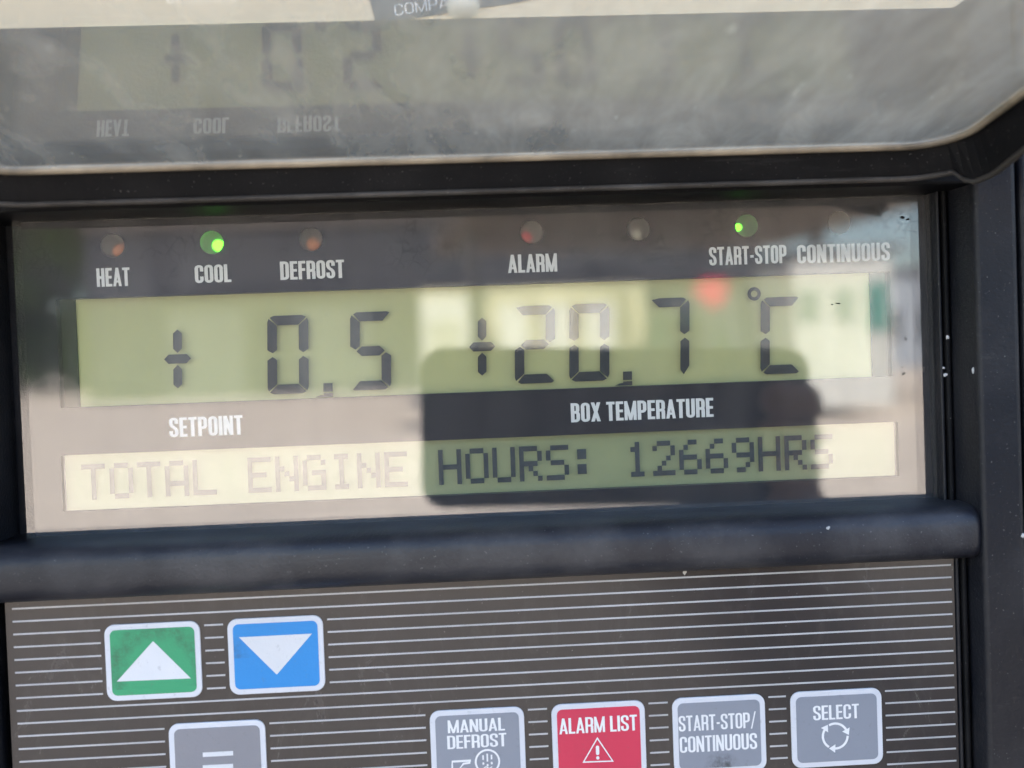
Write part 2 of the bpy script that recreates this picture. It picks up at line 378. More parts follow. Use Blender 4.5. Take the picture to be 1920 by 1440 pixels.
def glyph(ch, s=.17, t=.14):
    """returns (width, list of (layer, quads))"""
    W = .43; l = s/2; r = W-s/2; B = t/2; T = 1-t/2; rad = .17
    rect = lambda x0, x1, z0, z1: [(x0, z0), (x1, z0), (x1, z1), (x0, z1)]
    slab = lambda xb, xt, z0=0., z1=1., ww=s: [(xb, z0), (xb+ww, z0), (xt+ww, z1), (xt, z1)]
    path = lambda p, c=False, rd=rad: ribbon(round_path(p, rd, c), s, t, c)
    if ch == ' ': return .18, []
    if ch == 'O': return W, [path([(l, B), (r, B), (r, T), (l, T)], True)]
    if ch == 'C': return W, [path([(r, .36), (r, B), (l, B), (l, T), (r, T), (r, .64)])]
    if ch == 'G': return W, [path([(r, .64), (r, T), (l, T), (l, B), (r, B), (r, .5)]), [rect(W*.5, W-s/2, .42, .42+t)]]
    if ch == 'U': return W, [path([(l, 1), (l, B), (r, B), (r, 1)])]
    if ch == 'D': return W, [[rect(0, s, 0, 1)], path([(s*.5, B), (r, B), (r, T), (s*.5, T)])]
    if ch == 'P': return W, [[rect(0, s, 0, 1)], path([(s*.5, .43), (r, .43), (r, T), (s*.5, T)], rd=.14)]
    if ch == 'R': return W, [[rect(0, s, 0, 1)], path([(s*.5, .46), (r, .46), (r, T), (s*.5, T)], rd=.14), path([(W*.45, .46), (r, .46), (r, 0)], rd=.12)]
    if ch == 'B': return W, [[rect(0, s, 0, 1)], path([(s*.5, .52), (r-.02, .52), (r-.02, T), (s*.5, T)], rd=.13), path([(s*.5, B), (r, B), (r, .52), (s*.5, .52)], rd=.13)]
    if ch == 'S': return W, [path([(r, .68), (r, T), (l, T), (l, .59), (r, .41), (r, B), (l, B), (l, .32)], rd=.15)]
    if ch == 'E': return .36, [[rect(0, s, 0, 1)], [rect(s, .36, 0, t), rect(s, .34, .5-t/2, .5+t/2), rect(s, .36, 1-t, 1)]]
    if ch == 'F': return .35, [[rect(0, s, 0, 1)], [rect(s, .33, .46, .46+t), rect(s, .35, 1-t, 1)]]
    if ch == 'L': return .35, [[rect(0, s, 0, 1)], [rect(s, .35, 0, t)]]
    if ch == 'H': return W, [[rect(0, s, 0, 1), rect(W-s, W, 0, 1), rect(s, W-s, .5-t/2, .5+t/2)]]
    if ch == 'I': return s, [[rect(0, s, 0, 1)]]
    if ch == 'T': return .40, [[rect(0, .40, 1-t, 1), rect(.2-s/2, .2+s/2, 0, 1-t)]]
    if ch == 'A': return .46, [[slab(0, .23-s*.42, ww=s*.88)], [slab(.46-s*.88, .23-s*.42, ww=s*.88)], [rect(.10, .36, .20, .20+t*.8)]]
    if ch == 'N': return .45, [[rect(0, s*.92, 0, 1), rect(.45-s*.92, .45, 0, 1)], [slab(.45-s*1.02, .0, ww=s*1.02)]]
    if ch == 'M': return .58, [[rect(0, s*.88, 0, 1), rect(.58-s*.88, .58, 0, 1)], [slab(.29-s*.42, .0, ww=s*.84)], [slab(.29-s*.42, .58-s*.84, ww=s*.84)]]
    if ch == 'X': return .46, [[slab(0, .46-s)], [slab(.46-s, 0)]]
    if ch == 'Y': return .46, [[slab(.23-s/2, 0, .42, 1)], [slab(.23-s/2, .46-s, .42, 1)], [rect(.23-s/2, .23+s/2, 0, .42)]]
    if ch == '-': return .24, [[rect(.02, .22, .36, .36+t)]]
    if ch == '/': return .34, [[slab(0, .34-s*.6, -.05, 1.05, s*.6)]]
    return .3, []
def word_mesh(name, text, x0, x1, z0, h, mat, parent, y0, s=.17, t=.14, gap=.052, xf=None):
    layers = []; x = 0
    for ch in text:
        wd, ls = glyph(ch, s, t)
        for i, q in enumerate(ls):
            while len(layers) <= i: layers.append([])
            layers[i] += [[(px+x, pz) for px, pz in poly] for poly in q]
        x += wd+gap
    x -= gap; k = (x1-x0)/x
    vs, fs = [], []
    for i, L in enumerate(layers):
        y = (y0-.012*i)*MM
        for p in L:
            p = [(x0+a*k, z0+b*h) for a, b in p]
            if xf: p = [xf(*q) for q in p]
            ar = sum(p[m][0]*p[(m+1) % len(p)][1]-p[(m+1) % len(p)][0]*p[m][1] for m in range(len(p)))
            if ar < 0: p = p[::-1]
            b = len(vs); vs += [(a*MM, y, c*MM) for a, c in p]; fs.append(tuple(range(b, b+len(p))))
    me = bpy.data.meshes.new(name); me.from_pydata(vs, [], fs); me.update()
    return link(name, me, mat, parent)
def word_px(text, lx, ly, rx, hpx, mat, parent, d, y0, **k):
    """ly = baseline height at the left edge lx"""
    x0, z0 = P(lx, ly, d); x1, _ = P(rx, ly-.040*(rx-lx), d)
    return word_mesh('lettering', text, x0, x1, z0, hpx*(DIST-d)/FPX, mat, parent, y0, **k)

def tag(o, label=None, cat=None, group=None, kind=None):
    if label: o['label'] = label
    if cat: o['category'] = cat
    if group: o['group'] = group
    if kind: o['kind'] = kind
    return o
def thing(name, label, cat, loc=(0, 0, 0), rz=0, group=None):
    o = bpy.data.objects.new(name, None); COL.objects.link(o); o.location = loc; o.rotation_euler = (0, 0, rz)
    o.empty_display_size = .05
    return tag(o, label, cat, group)

# ================================================================== THE CONTROL UNIT
U = thing('control_panel', 'black refrigeration unit control panel with two green displays, membrane keypad and open clear lid', 'control panel', (0, 0, H0))

# ---- display plate with two display cut-outs and seven indicator holes
PX0, PX1 = P(52, 700)[0], P(1741, 640)[0]
PZ0, PZ1 = -31.0, 33.5
ux0, ux1, uz0, uz1 = -72.67, 81.3, -6.08, 13.68
lx0, lx1, lz0, lz1 = -73.05, 82.05, -25.0, -14.69
leds = [P(a, b) for a, b in ((211, 462), (397, 455), (583, 447), (997, 436), (1197, 429), (1400, 423), (1574, 418))]
LZ = sum(z for _, z in leds)/7; LR = 2.12
def strip_plate():
    """front face as bands between the cut-outs; round holes cut from square cells"""
    vs, fs = [], []
    def q(x0, x1, z0, z1):
        b = len(vs); vs.extend([(x0, 0, z0), (x1, 0, z0), (x1, 0, z1), (x0, 0, z1)]); fs.append((b, b+1, b+2, b+3))
    q(PX0, PX1, PZ0, lz0); q(PX0, lx0, lz0, lz1); q(lx1, PX1, lz0, lz1); q(PX0, PX1, lz1, uz0)
    q(PX0, ux0, uz0, uz1); q(ux1, PX1, uz0, uz1)
    c = 2.6; q(PX0, PX1, uz1, LZ-c); q(PX0, PX1, LZ+c, PZ1)
    xs = [PX0]
    for x, _ in leds: xs += [x-c, x+c]
    xs.append(PX1)
    for i in range(0, len(xs), 2): q(xs[i], xs[i+1], LZ-c, LZ+c)
    N = 32
    for x, _ in leds:
        inner, outer = [], []
        for k in range(N):
            a = R(360*k/N+45); ca, sa = math.cos(a), math.sin(a); m = max(abs(ca), abs(sa))
            inner.append((x+LR*ca, 0, LZ+LR*sa)); outer.append((x+c*ca/m, 0, LZ+c*sa/m))
        b = len(vs); vs.extend(inner+outer)
        for k in range(N): j = (k+1) % N; fs.append((b+k, b+N+k, b+N+j, b+j))
    me = bpy.data.meshes.new('display_plate'); me.from_pydata([(a*MM, 0, c_*MM) for a, _, c_ in vs], [], fs)
    bm = bmesh.new(); bm.from_mesh(me); bmesh.ops.remove_doubles(bm, verts=bm.verts, dist=1e-6); 
    for f in bm.faces:
        f.normal_update()
        if f.normal.y > 0: f.normal_flip()
    bm.to_mesh(me); bm.free()
    return link('display_plate', me, M['plate'], U)
plate = strip_plate()
WORDS = [('HEAT', 182, 538, 244, 34), ('COOL', 366, 531, 434, 33), ('DEFROST', 526, 525, 646, 34), ('ALARM', 953, 512, 1045, 34),
         ('START-STOP', 1330, 498, 1475, 34.5), ('CONTINUOUS', 1495, 494, 1669, 34.5), ('SETPOINT', 318, 820, 456, 36), ('BOX TEMPERATURE', 1071, 792, 1338, 36)]
for tx, a, b, c, h in WORDS:
    word_px(tx, a, b, c, h, M['white_print'], plate, 0, -.03)

# ---- indicators: frosted lens flush in its hole, bulb behind it
ledk = ['led_orange', 'led_green', 'led_orange', 'led_red', 'led_clear', 'led_green', 'led_dim']
ledl = ['frosted indicator above HEAT with dull amber bulb', 'indicator above COOL glowing green', 'indicator above DEFROST with amber bulb',
        'indicator above ALARM with dull red bulb', 'pale unlabelled indicator right of ALARM', 'indicator above START-STOP with green bulb at its left', 'dull grey indicator above CONTINUOUS']
DEP = [(2.3, 1.1), (1.3, 1.25), (0.5, 1.25), (-.9, 1.1), (-.4, 1.1), (-1.55, .8), (-.6, .6)]
for i, (x, _) in enumerate(leds):
    z = LZ
    bm = bmesh.new(); prev = None
    for rr_, yy_ in ((LR, .15), (LR-.12, -.22), (LR*.8, -.42), (LR*.55, -.55), (LR*.28, -.62), (0.02, -.64)):
        cur = [bm.verts.new((x+rr_*math.cos(R(10*k)), yy_, z+rr_*math.sin(R(10*k)))) for k in range(36)]
        if prev:
            for k in range(36): bm.faces.new((prev[k], prev[(k+1) % 36], cur[(k+1) % 36], cur[k]))
        prev = cur
    bm.faces.new(prev)
    ln = obj('indicator_lens', bm, M['lens'], U, smooth=True); ln['label'] = ledl[i]
    # short tube behind the lens
    bm = bmesh.new(); N = 24
    A = [bm.verts.new((x+2.3*math.cos(R(15*k)), .2, z+2.3*math.sin(R(15*k)))) for k in range(N)]
    B = [bm.verts.new((x+2.3*math.cos(R(15*k)), 3.6, z+2.3*math.sin(R(15*k)))) for k in range(N)]
    for k in range(N): bm.faces.new((A[k], A[(k+1) % N], B[(k+1) % N], B[k]))
    bm.faces.new(B)
    obj('indicator_tube', bm, M['led_hole'], ln)
    sx = [.85, .85, .25, -.95, -.2, -1.35, -.6][i]; sz = [-.75, -.45, -.75, -.75, -.85, -.15, -.5][i]; br = [1.4, 1.1, 1.4, 1.25, 1.2, .7, .8][i]
    bm = bmesh.new(); bmesh.ops.create_uvsphere(bm, u_segments=20, v_segments=12, radius=br, matrix=Matrix.Translation((x+sx*1.0, .35+br, z+sz)))
    obj('indicator_bulb', bm, M[ledk[i]], ln, smooth=True)

# ---- upper display
def lcd(name, label, x0, x1, z0, z1, mat, edge_l, edge_r, depth, glass):
    bm = bmesh.new(); add_box(bm, x0-1, x1+1, depth, depth+2, z0-1, z1+1); o = obj(name, bm, mat, U); o['label'] = label
    bm = bmesh.new()     # walls of the cut-out
    for a, b in (((x0, z0), (x1, z0)), ((x1, z0), (x1, z1)), ((x1, z1), (x0, z1)), ((x0, z1), (x0, z0))):
        v = [bm.verts.new((a[0], .01, a[1])), bm.verts.new((b[0], .01, b[1])), bm.verts.new((b[0], depth, b[1])), bm.verts.new((a[0], depth, a[1]))]
        bm.faces.new(v)
    obj('cutout_wall', bm, M['well_wall'], o)
    sheet('display_glass', [[(x0-.3, z0-.3), (x1+.3, z0-.3), (x1+.3, z1+.3), (x0-.3, z1+.3)]], glass, o, y0=.6)
    return o
LD = 2.6          # reflector depth; ink floats in front of it
up_lcd = lcd('lcd_display', 'wide upper display with seven segment digits', ux0, ux1, uz0, uz1, M['lcd'], 0, 0, LD, M['lcd_glass'])
for a, b, nm in ((ux0, ux0+2.7, 'display_edge_shade'), (ux1-2.5, ux1, 'display_edge_shade')):
    bm = bmesh.new(); add_box(bm, a-.5, b, LD-.5, LD-.06, uz0-.5, uz1+.5, .03, 1); obj(nm, bm, M['well'], up_lcd)
SD = -1.7         # ink plane (behind the plate)
def shear(cx, cz):
    return lambda x, z: (cx+x+(z)*.035, cz+z)
def segs_for(ch):
    return {'0': 'abcdef', '1': 'bc', '2': 'abged', '5': 'afgcd', '7': 'abc', 'C': 'afed'}[ch]
def seg_polys(w=7.55, h=14.5, t=1.78, g=.09):
    x0, x1, z0, z1 = -w/2, w/2, -h/2, h/2; c = t*.62
    d = {}
    d['a'] = [(x0+.35+g, z1-.35), (x0+c+.0+g, z1), (x1-c-g, z1), (x1-.35-g, z1-.35), (x1-t-g, z1-t), (x0+t+g, z1-t)]
    d['d'] = [(x, -z) for x, z in d['a']][::-1]
    d['f'] = [(x0, z1-c-g), (x0+.25, z1-.45-g), (x0+t, z1-t-g), (x0+t, .95), (x0+t*.55, .25+g), (x0, .95)]
    d['b'] = [(-x, z) for x, z in d['f']][::-1]
    d['e'] = [(x, -z) for x, z in d['f']][::-1]
    d['c'] = [(-x, -z) for x, z in d['f']]
    d['g'] = [(x0+t*.6+g, 0), (x0+t+.25+g, t*.5), (x1-t-.25-g, t*.5), (x1-t*.6-g, 0), (x1-t-.25-g, -t*.5), (x0+t+.25+g, -t*.5)]
    return d
SP = seg_polys()
def ink(name, poly, parent=None):
    o = sheet(name, [poly], M['seg'], parent or up_lcd, y0=-SD); return o
for ch, px, py in (('0', 540, 665), ('5', 695, 658), ('2', 1003, 646), ('0', 1105, 642), ('7', 1255.5, 631), ('C', 1463, 629)):
    cx, cz = P(px, py, SD); f = shear(cx, cz)
    for s in segs_for(ch):
        p = SP[s]
        if (ch, s) in (('2', 'a'),): p = [(-3.5, 7.0), (-2.2, 7.25), (2.6, 7.25), (3.2, 6.9), (2.0, 5.53), (-2.2, 5.53)]
        if (ch, s) == ('7', 'a'): p = [(-3.4, 6.95), (-2.0, 7.25), (2.5, 7.25), (3.1, 6.9), (2.0, 5.53), (-2.0, 5.53)]
        if (ch, s) == ('7', 'c'): p = [(2.05, -.95), (2.9, -.3), (3.75, -.95), (3.75, -5.6), (2.7, -7.2), (2.05, -6.3)]
        if (ch, s) in (('5', 'd'),): p = [(-3.3, -7.1), (-2.0, -5.53), (2.0, -5.53), (3.2, -6.9), (2.6, -7.25), (-2.9, -7.25)]
        if (ch, s) in (('5', 'a'), ('C', 'a')): p = [(-3.2, 6.9), (-2.6, 7.25), (3.0, 7.25), (3.5, 7.05), (2.2, 5.53), (-2.0, 5.53)]
        if (ch, s) in (('2', 'd'), ('C', 'd')): p = [(-3.2, -6.9), (-2.0, -5.53), (2.2, -5.53), (3.6, -6.9), (3.2, -7.25), (-2.6, -7.25)]
        ink('segment', [f(*q) for q in p])
for px, py in ((333, 673), (904, 650)):
    cx, cz = P(px, py, SD); f = shear(cx, cz)
    hx = 2.45
    ink('segment', [f(*q) for q in ((-hx, 0), (-1.65, .85), (1.65, .85), (hx, 0), (1.65, -.85), (-1.65, -.85))])
    for sg in (1, -1):
        pts = [(-.8, 1.9*sg), (0, 1.1*sg), (.8, 1.9*sg), (.8, 4.7*sg), (0, 5.4*sg), (-.8, 4.7*sg)]
        ink('segment', [f(*q) for q in pts])
for px, py in ((615, 727), (1176.5, 705)):
    cx, cz = P(px, py, SD); f = shear(cx, cz)
    ink('segment', [f(*q) for q in ((-.85, -.75), (.85, -.75), (.85, .85), (-.85, .85))])
    ink('segment', [f(*q) for q in ((.9, -.98), (.9, -1.75), (-2.4, -1.75), (-1.5, -1.35), (-.8, -1.25), (-.8, -.98))])
cx, cz = P(1414, 551, SD)
ringq = []
for k in range(20):
    a, b = R(18*k), R(18*k+18); ringq.append([(cx+.62*math.cos(a), cz+.62*math.sin(a)), (cx+1.28*math.cos(a), cz+1.28*math.sin(a)), (cx+1.28*math.cos(b), cz+1.28*math.sin(b)), (cx+.62*math.cos(b), cz+.62*math.sin(b))])
sheet('segment', ringq, M['seg'], up_lcd, y0=-SD, step=0)

# ---- lower dot-matrix display
LD2 = 2.0
lo_lcd = lcd('lcd_display', 'narrow lower display reading total engine hours', lx0, lx1, lz0, lz1, M['lcd2'], 0, 0, LD2, M['lcd_glass2'])
FONT = {'T': '11111 00100 00100 00100 00100 00100 00100', 'O': '01110 10001 10001 10001 10001 10001 01110', 'A': '01110 10001 10001 10001 11111 10001 10001',
'L': '10000 10000 10000 10000 10000 10000 11111', 'E': '11111 10000 10000 11110 10000 10000 11111', 'N': '10001 10001 11001 10101 10011 10001 10001',
'G': '01110 10001 10000 10111 10001 10001 01111', 'I': '01110 00100 00100 00100 00100 00100 01110', 'H': '10001 10001 10001 11111 10001 10001 10001',
'U': '10001 10001 10001 10001 10001 10001 01110', 'R': '11110 10001 10001 11110 10100 10010 10001', 'S': '01111 10000 10000 01110 00001 00001 11110',
':': '00000 01100 01100 00000 01100 01100 00000', '1': '00100 01100 00100 00100 00100 00100 01110', '2': '01110 10001 00001 00010 00100 01000 11111',
'6': '00110 01000 10000 11110 10001 10001 01110', '9': '01110 10001 10001 01111 00001 00010 01100'}
MSG = 'TOTAL ENGINE HOURS: 12669HRS'
DD = -1.35
xa, za = P(152, 871, DD); xb, _ = P(1519, 816, DD)
pit = (xb-xa)/27; dw = 4.25/5; dh = 6.55/7
for i, ch in enumerate(MSG):
    if ch == ' ': continue
    rows = FONT[ch].split(); polys = []
    for r_, row in enumerate(rows):
        for c_, v in enumerate(row):
            if v == '1':
                x = xa+i*pit+c_*dw; z = za-r_*dh
                polys.append([(x, z-dh), (x+dw, z-dh), (x+dw, z), (x, z)])
    sheet('character', polys, M['dot'], lo_lcd, y0=-DD, step=0)

# ---- window pane in front of the plate
WX0, WX1 = P(36, 700, 2)[0], P(1750, 640, 2)[0]
bm = bmesh.new()
vs = [bm.verts.new(c) for c in ((WX0, -2, -31), (WX1, -2, -31), (WX1, -2, 33), (WX0, -2, 33))]; bm.faces.new(vs)
pane = obj('window_pane', bm, M['pane'], U)

# ---- black frame: side members, groove, outer skirt
def member(name, prof, z0, z1, mat, bev=None):
    bm = bmesh.new(); extrude_profile(bm, prof, z0, z1, 'z', True); return obj(name, bm, mat, U)
def arc(cx, cy, r, a0, a1, n=6):
    return [(cx+r*math.cos(R(a0+(a1-a0)*k/n)), cy+r*math.sin(R(a0+(a1-a0)*k/n))) for k in range(n+1)]
# (x, y) with y negative towards the viewer; the strips stand a little prouder beside the keypad
for (z0_, z1_, dd) in ((-30, 34, 4.6), (-100, -38.4, 8.6)):
    member('inner_frame', [(88.55, 4)] + arc(88.85, -dd+.3, .3, 180, 360, 6) + [(89.2, 4)], z0_, z1_, M['frame'])
    member('seal_strip', [(89.5, 4)] + arc(89.95, -dd-.1, .45, 180, 360, 6) + [(90.4, 4)], z0_, z1_, M['rubber'])
outer_r = [(90.75, 4), (90.8, -5), (91.1, -12.6)] + arc(92.3, -13.0, 1.2, 190, 262, 5) + [(94.5, -14.9)] + arc(97.0, -14.8, .9, 262, 350, 4) + [(98.0, 4)]
member('side_frame', outer_r, -100, 60, M['frame'])
skirt = [(98.35, 4), (98.35, -14.6)] + arc(99.3, -15.0, .9, 190, 265, 4) + [(118, -17.5), (118, 4)]
member('outer_skirt', skirt, -100, 62, M['frame'])
IL = -82.6
inner_l = [(IL, 4), (IL, -9)] + arc(IL-.7, -10.0, .7, 0, -90, 4) + [(IL-5.5, -12.5), (IL-5.5, 4)]
member('side_frame', inner_l, -100, 60, M['frame'])
member('outer_skirt', [(IL-5.9, 4), (IL-5.9, -12.5), (-106, -15), (-106, 4)], -100, 62, M['frame'])
# back wall behind everything, and the housing above the hinge
bm = bmesh.new(); add_box(bm, -105, 117, 4.6, 9.5, -100, 63.7, 1.2, 3); obj('housing', bm, M['frame'], U)
bm = bmesh.new(); add_box(bm, -95, 110, -5, 4.4, 35.5, 61.5, 1.8, 4); obj('hinge_cover', bm, M['frame'], U)
bm = bmesh.new(); add_box(bm, -100, 97.5, -13.5, 4.3, 27.7, 35.4, .5, 2); obj('hinge_rail', bm, M['rubber'], U)
# ---- lower bar between window and keypad
BZ = -34.2; HH = 5.0
prof = []
for k in range(0, 25):
    a = R(90+180*k/24); ca, sa = math.cos(a), math.sin(a)
    yy = -3.0 + 11.0*(-abs(ca)**.42); zz = BZ+HH*(math.copysign(abs(sa)**.62, sa)); prof.append((yy, zz))
prof = [(3.5, BZ+HH)] + prof + [(3.5, BZ-HH)]
bm = bmesh.new()
xs = [-88.6, 80.0, 84, 87.0, 89.2, 90.6, 91.4]; sc = [1, 1, 1, 1, .99, .95, .91]
rings = []
for x, s_ in zip(xs, sc):
    rings.append([bm.verts.new((x, (y+3.0)*(s_ if y < -3 else 1)-3.0, BZ+(z-BZ)*(1 if s_ > .9 else s_+.08))) for y, z in prof])
for A, B in zip(rings, rings[1:]):
    for i in range(len(prof)-1): bm.faces.new((A[i], A[i+1], B[i+1], B[i]))
bm.faces.new(rings[-1]); bm.faces.new(rings[0][::-1])
obj('lower_bar', bm, M['bar'], U, smooth=True)

# ---- keypad
KD = 8.0
KX0, KX1 = -80.9, 88.4
bm = bmesh.new(); add_box(bm, KX0, KX1, -KD, 4, -99, -36); kp = obj('keypad_plate', bm, M['keypad'], U)
BT = [(-64.02, -47.45, -57.64, -44.16), (-42.67, -25.92, -57.64, -44.16)]
eqx0 = P(316, 1357, KD)[0]; eqx1 = P(497, 1348, KD)[0]; eqz = P(316, 1357, KD)[1]*.5+P(497, 1348, KD)[1]*.5
BT += [(eqx0, eqx1, eqz-13.7, eqz)]
BT += [(-7.75, 9.1, -76.25, -62.32), (14.02, 30.86, -76.25, -62.32), (35.85, 52.75, -76.25, -62.32), (57.45, 74.25, -76.25, -62.32)]
g = (67.55-40.57)/12
for k in range(0, 26):
    z = -40.57-g*k
    cuts = sorted((b[0]-.75, b[1]+.75) for b in BT if b[2]-.4 < z < b[3]+.4)
    x = -79.7; spans = []
    for a, b in cuts: spans.append((x, a)); x = b
    spans.append((x, 87.9))
    bm = bmesh.new()
    for a, b in spans: add_box(bm, a, b, -KD-.06, -KD+.05, z-.145, z+.145)
    obj('pinstripe', bm, M['stripe'], kp)
names = ['green up button with white triangle pointing up', 'blue down button with white triangle pointing down', 'grey button with two white bars',
         'grey manual defrost button', 'red alarm list button', 'grey start-stop and continuous button', 'grey select button with ring of arrows']
gm = button_mat('button_green', (.030, .32, .145), [((-55.0)*MM, (-53.0)*MM, .0075, .0022)], .5)
bm_ = button_mat('button_blue_worn', (.014, .25, .62), [((-43.0)*MM, (-50.5)*MM, .0018, .0022)], .35)
sm = button_mat('button_grey_smudged', (.25, .27, .31), [((44.5)*MM, (-75.6)*MM, .0008, .0026)], .8)
mats = [gm, bm_, M['grey_btn2'], M['grey_btn'], M['red_btn'], sm, M['grey_btn']]
BO = []
for nm, (x0, x1, z0, z1), mt in zip(names, BT, mats):
    rim = plate_poly('button', rrect(x0, x1, z0, z1, 1.75), -KD+.2, -KD-.30, M['rim'], U, .12)
    rim['label'] = nm
    plate_poly('button_face', rrect(x0+.95, x1-.95, z0+.95, z1-.95, 1.0), -KD-.2, -KD-.36, mt, rim, .04)
    BO.append(rim)
YF = -KD-.40
def pk(px, py): return P(px, py, KD+.4)
sheet('button_symbol', [[pk(287, 1202), pk(219, 1278), pk(358, 1272)]], M['sym'], BO[0], YF)
sheet('button_symbol', [[pk(448, 1195), pk(585, 1188), pk(519, 1265)]], M['sym'], BO[1], YF)
for dy in (0, 24):
    a = pk(380, 1411+dy); c = pk(437, 1409+dy)
    sheet('button_symbol', [[(a[0], a[1]-.8), (c[0], a[1]-.8), (c[0], a[1]), (a[0], a[1])]], M['sym'], BO[2], YF)
kw = dict(s=.14, t=.12)
word_px('MANUAL', 840, 1375, 947, 24.5, M['white_print'], BO[3], KD+.4, YF, **kw)
word_px('DEFROST', 839, 1405, 950, 25.5, M['white_print'], BO[3], KD+.4, YF, **kw)
word_px('ALARM LIST', 1049, 1377, 1195, 30, M['white_print'], BO[4], KD+.4, YF, **kw)
word_px('START-STOP/', 1273, 1372, 1418, 30, M['white_print'], BO[5], KD+.4, YF, **kw)
word_px('CONTINUOUS', 1275, 1412, 1420, 31, M['white_print'], BO[5], KD+.4, YF, **kw)
word_px('SELECT', 1525, 1351, 1611, 28, M['white_print'], BO[6], KD+.4, YF, **kw)
# alarm triangle with exclamation mark
A_, B_, C_ = pk(1120, 1384), pk(1094, 1429), pk(1149, 1427)
sheet('button_symbol', ribbon([A_, B_, C_], .42, .42, True), M['white_print'], BO[4], YF, 0)
tri = []
ex, ez = pk(1120.5, 1410)
for p in (rrect(ex-.30, ex+.30, ez-.55, ez+1.15, .28, 4), rrect(ex-.3, ex+.3, ez-1.35, ez-.78, .27, 4)): tri.append(p)
sheet('button_symbol', tri, M['white_print'], BO[4], YF, 0)
# select: three arrows chasing round a ring
sx_, sz_ = pk(1566, 1380); arrows = []
RR = 2.28
for a0 in (118, -2, -122):
    a1 = a0-92
    pts = [(sx_+RR*math.cos(R(a0+(a1-a0)*k/14)), sz_+RR*math.sin(R(a0+(a1-a0)*k/14))) for k in range(15)]
    arrows += ribbon(pts, .42, .42)
    e = R(a1); tdir = Vector((math.sin(e), -math.cos(e))); nrm = Vector((math.cos(e), math.sin(e))); c = Vector((sx_, sz_))+nrm*RR
    t1 = c+tdir*1.05; p1 = c+nrm*.78; p2 = c-nrm*.78
    arrows.append([tuple(t1), tuple(p1-tdir*.1), tuple(p2-tdir*.1)])
sheet('button_symbol', arrows, M['white_print'], BO[6], YF, .0008)
# manual defrost: pointing hand and ring with drips
cx, cz = pk(914, 1428); rad = 2.1
ringp = [(cx+rad*math.cos(R(12*k)), cz+rad*math.sin(R(12*k))) for k in range(30)]
dr = ribbon(ringp, .34, .34, True)
for dx, top, bot in ((-.75, 1.2, .35), (0, 1.45, 0), (.75, 1.2, .35)):
    dr.append([(cx+dx-.14, cz+bot), (cx+dx+.14, cz+bot), (cx+dx+.14, cz+top), (cx+dx-.14, cz+top)])
    dr.append([(cx+dx+.2*math.cos(R(60*k)), cz+bot-.65+.27*math.sin(R(60*k))) for k in range(6)])
dr += ribbon([(cx-.75, cz-1.2), (cx-.3, cz-.9), (cx+.3, cz-1.25), (cx+.8, cz-.95)], .2, .2)
sheet('button_symbol', dr, M['white_print'], BO[3], YF, .0008)
hpx = [(846, 1440), (847, 1427), (884, 1425), (884, 1429), (870, 1430), (868, 1440)]
hp = [pk(*p) for p in hpx]
sheet('button_symbol', ribbon([pk(848, 1446), pk(848, 1428), pk(883, 1426)], .4, .4)+ribbon([pk(882, 1430), pk(869, 1432), pk(862, 1441), pk(875, 1442)], .34, .34), M['white_print'], BO[3], YF, .0008)

# ---- lid, hinged above the window and swung up past horizontal
PH = R(8.0); TL = Vector((0, -math.cos(PH), math.sin(PH))); NL = Vector((0, math.sin(PH), math.cos(PH)))   # along the lid, and its upper normal
O_L = Vector((0, 0, 31.5))
def LP(x, s, h=0.0): return O_L + Vector((x, 0, 0)) + TL*s + NL*h
lidx0, lidx1, s0, s1 = -79.5, 86.0, 17.6, 86.0
def lid_path(rc, x0=lidx0, x1=lidx1, a=s0, b=s1, seg=10):
    return rrect(x0, x1, a, b, rc, seg)           # (x, s)
outl = lid_path(9.0)
bm = bmesh.new(); vs = [bm.verts.new(LP(x, s)) for x, s in outl]; bm.faces.new(vs)
lid = obj('lid', bm, M['lid'], U); lid['label'] = 'cloudy transparent lid swung open above the displays'
bm = bmesh.new(); vs = [bm.verts.new(LP(x, s, 2.4)) for x, s in outl]; bm.faces.new(vs)
tl = bpy.data.materials.new('lid_upper_face'); tl.use_nodes = True; nt = tl.node_tree; nt.nodes.clear()
o_ = nt.nodes.new('ShaderNodeOutputMaterial'); t_ = nt.nodes.new('ShaderNodeBsdfTransparent'); g_ = nt.nodes.new('ShaderNodeBsdfGlossy'); m_ = nt.nodes.new('ShaderNodeMixShader')
g_.inputs['Roughness'].default_value = .05; m_.inputs[0].default_value = .05
nt.links.new(t_.outputs[0], m_.inputs[1]); nt.links.new(g_.outputs[0], m_.inputs[2]); nt.links.new(m_.outputs[0], o_.inputs[0])
obj('lid_upper_face', bm, tl, lid)
def sweep(name, prof, outline, mat, parent, smooth=True, drop=None):
    """prof [(outward u, up h)] swept round the lid outline"""
    bm = bmesh.new(); n = len(outline); rings = []
    for i in range(n):
        a = Vector(outline[i-1]); b = Vector(outline[i]); c = Vector(outline[(i+1) % n])
        t = ((b-a).normalized()+(c-b).normalized()).normalized(); nn = Vector((t.y, -t.x))
        dh = drop(b.x, b.y) if drop else 0
        rings.append([bm.verts.new(LP(b.x+nn.x*u, b.y+nn.y*u, h+(dh if h < -.5 else 0))) for u, h in prof])
    m = len(prof)
    for i in range(n):
        A, B = rings[i], rings[(i+1) % n]
        for k in range(m): bm.faces.new((A[k], A[(k+1) % m], B[(k+1) % m], B[k]))
    return obj(name, bm, mat, parent, smooth)
bead = [(.75*math.cos(R(45*k)), .75*math.sin(R(45*k))*1.0) for k in range(8)]
sweep('lid_rim', [(u+.1, h-.15) for u, h in bead], outl, M['bead'], lid)
bead2 = [(.3*math.cos(R(60*k)), .3*math.sin(R(60*k))) for k in range(6)]
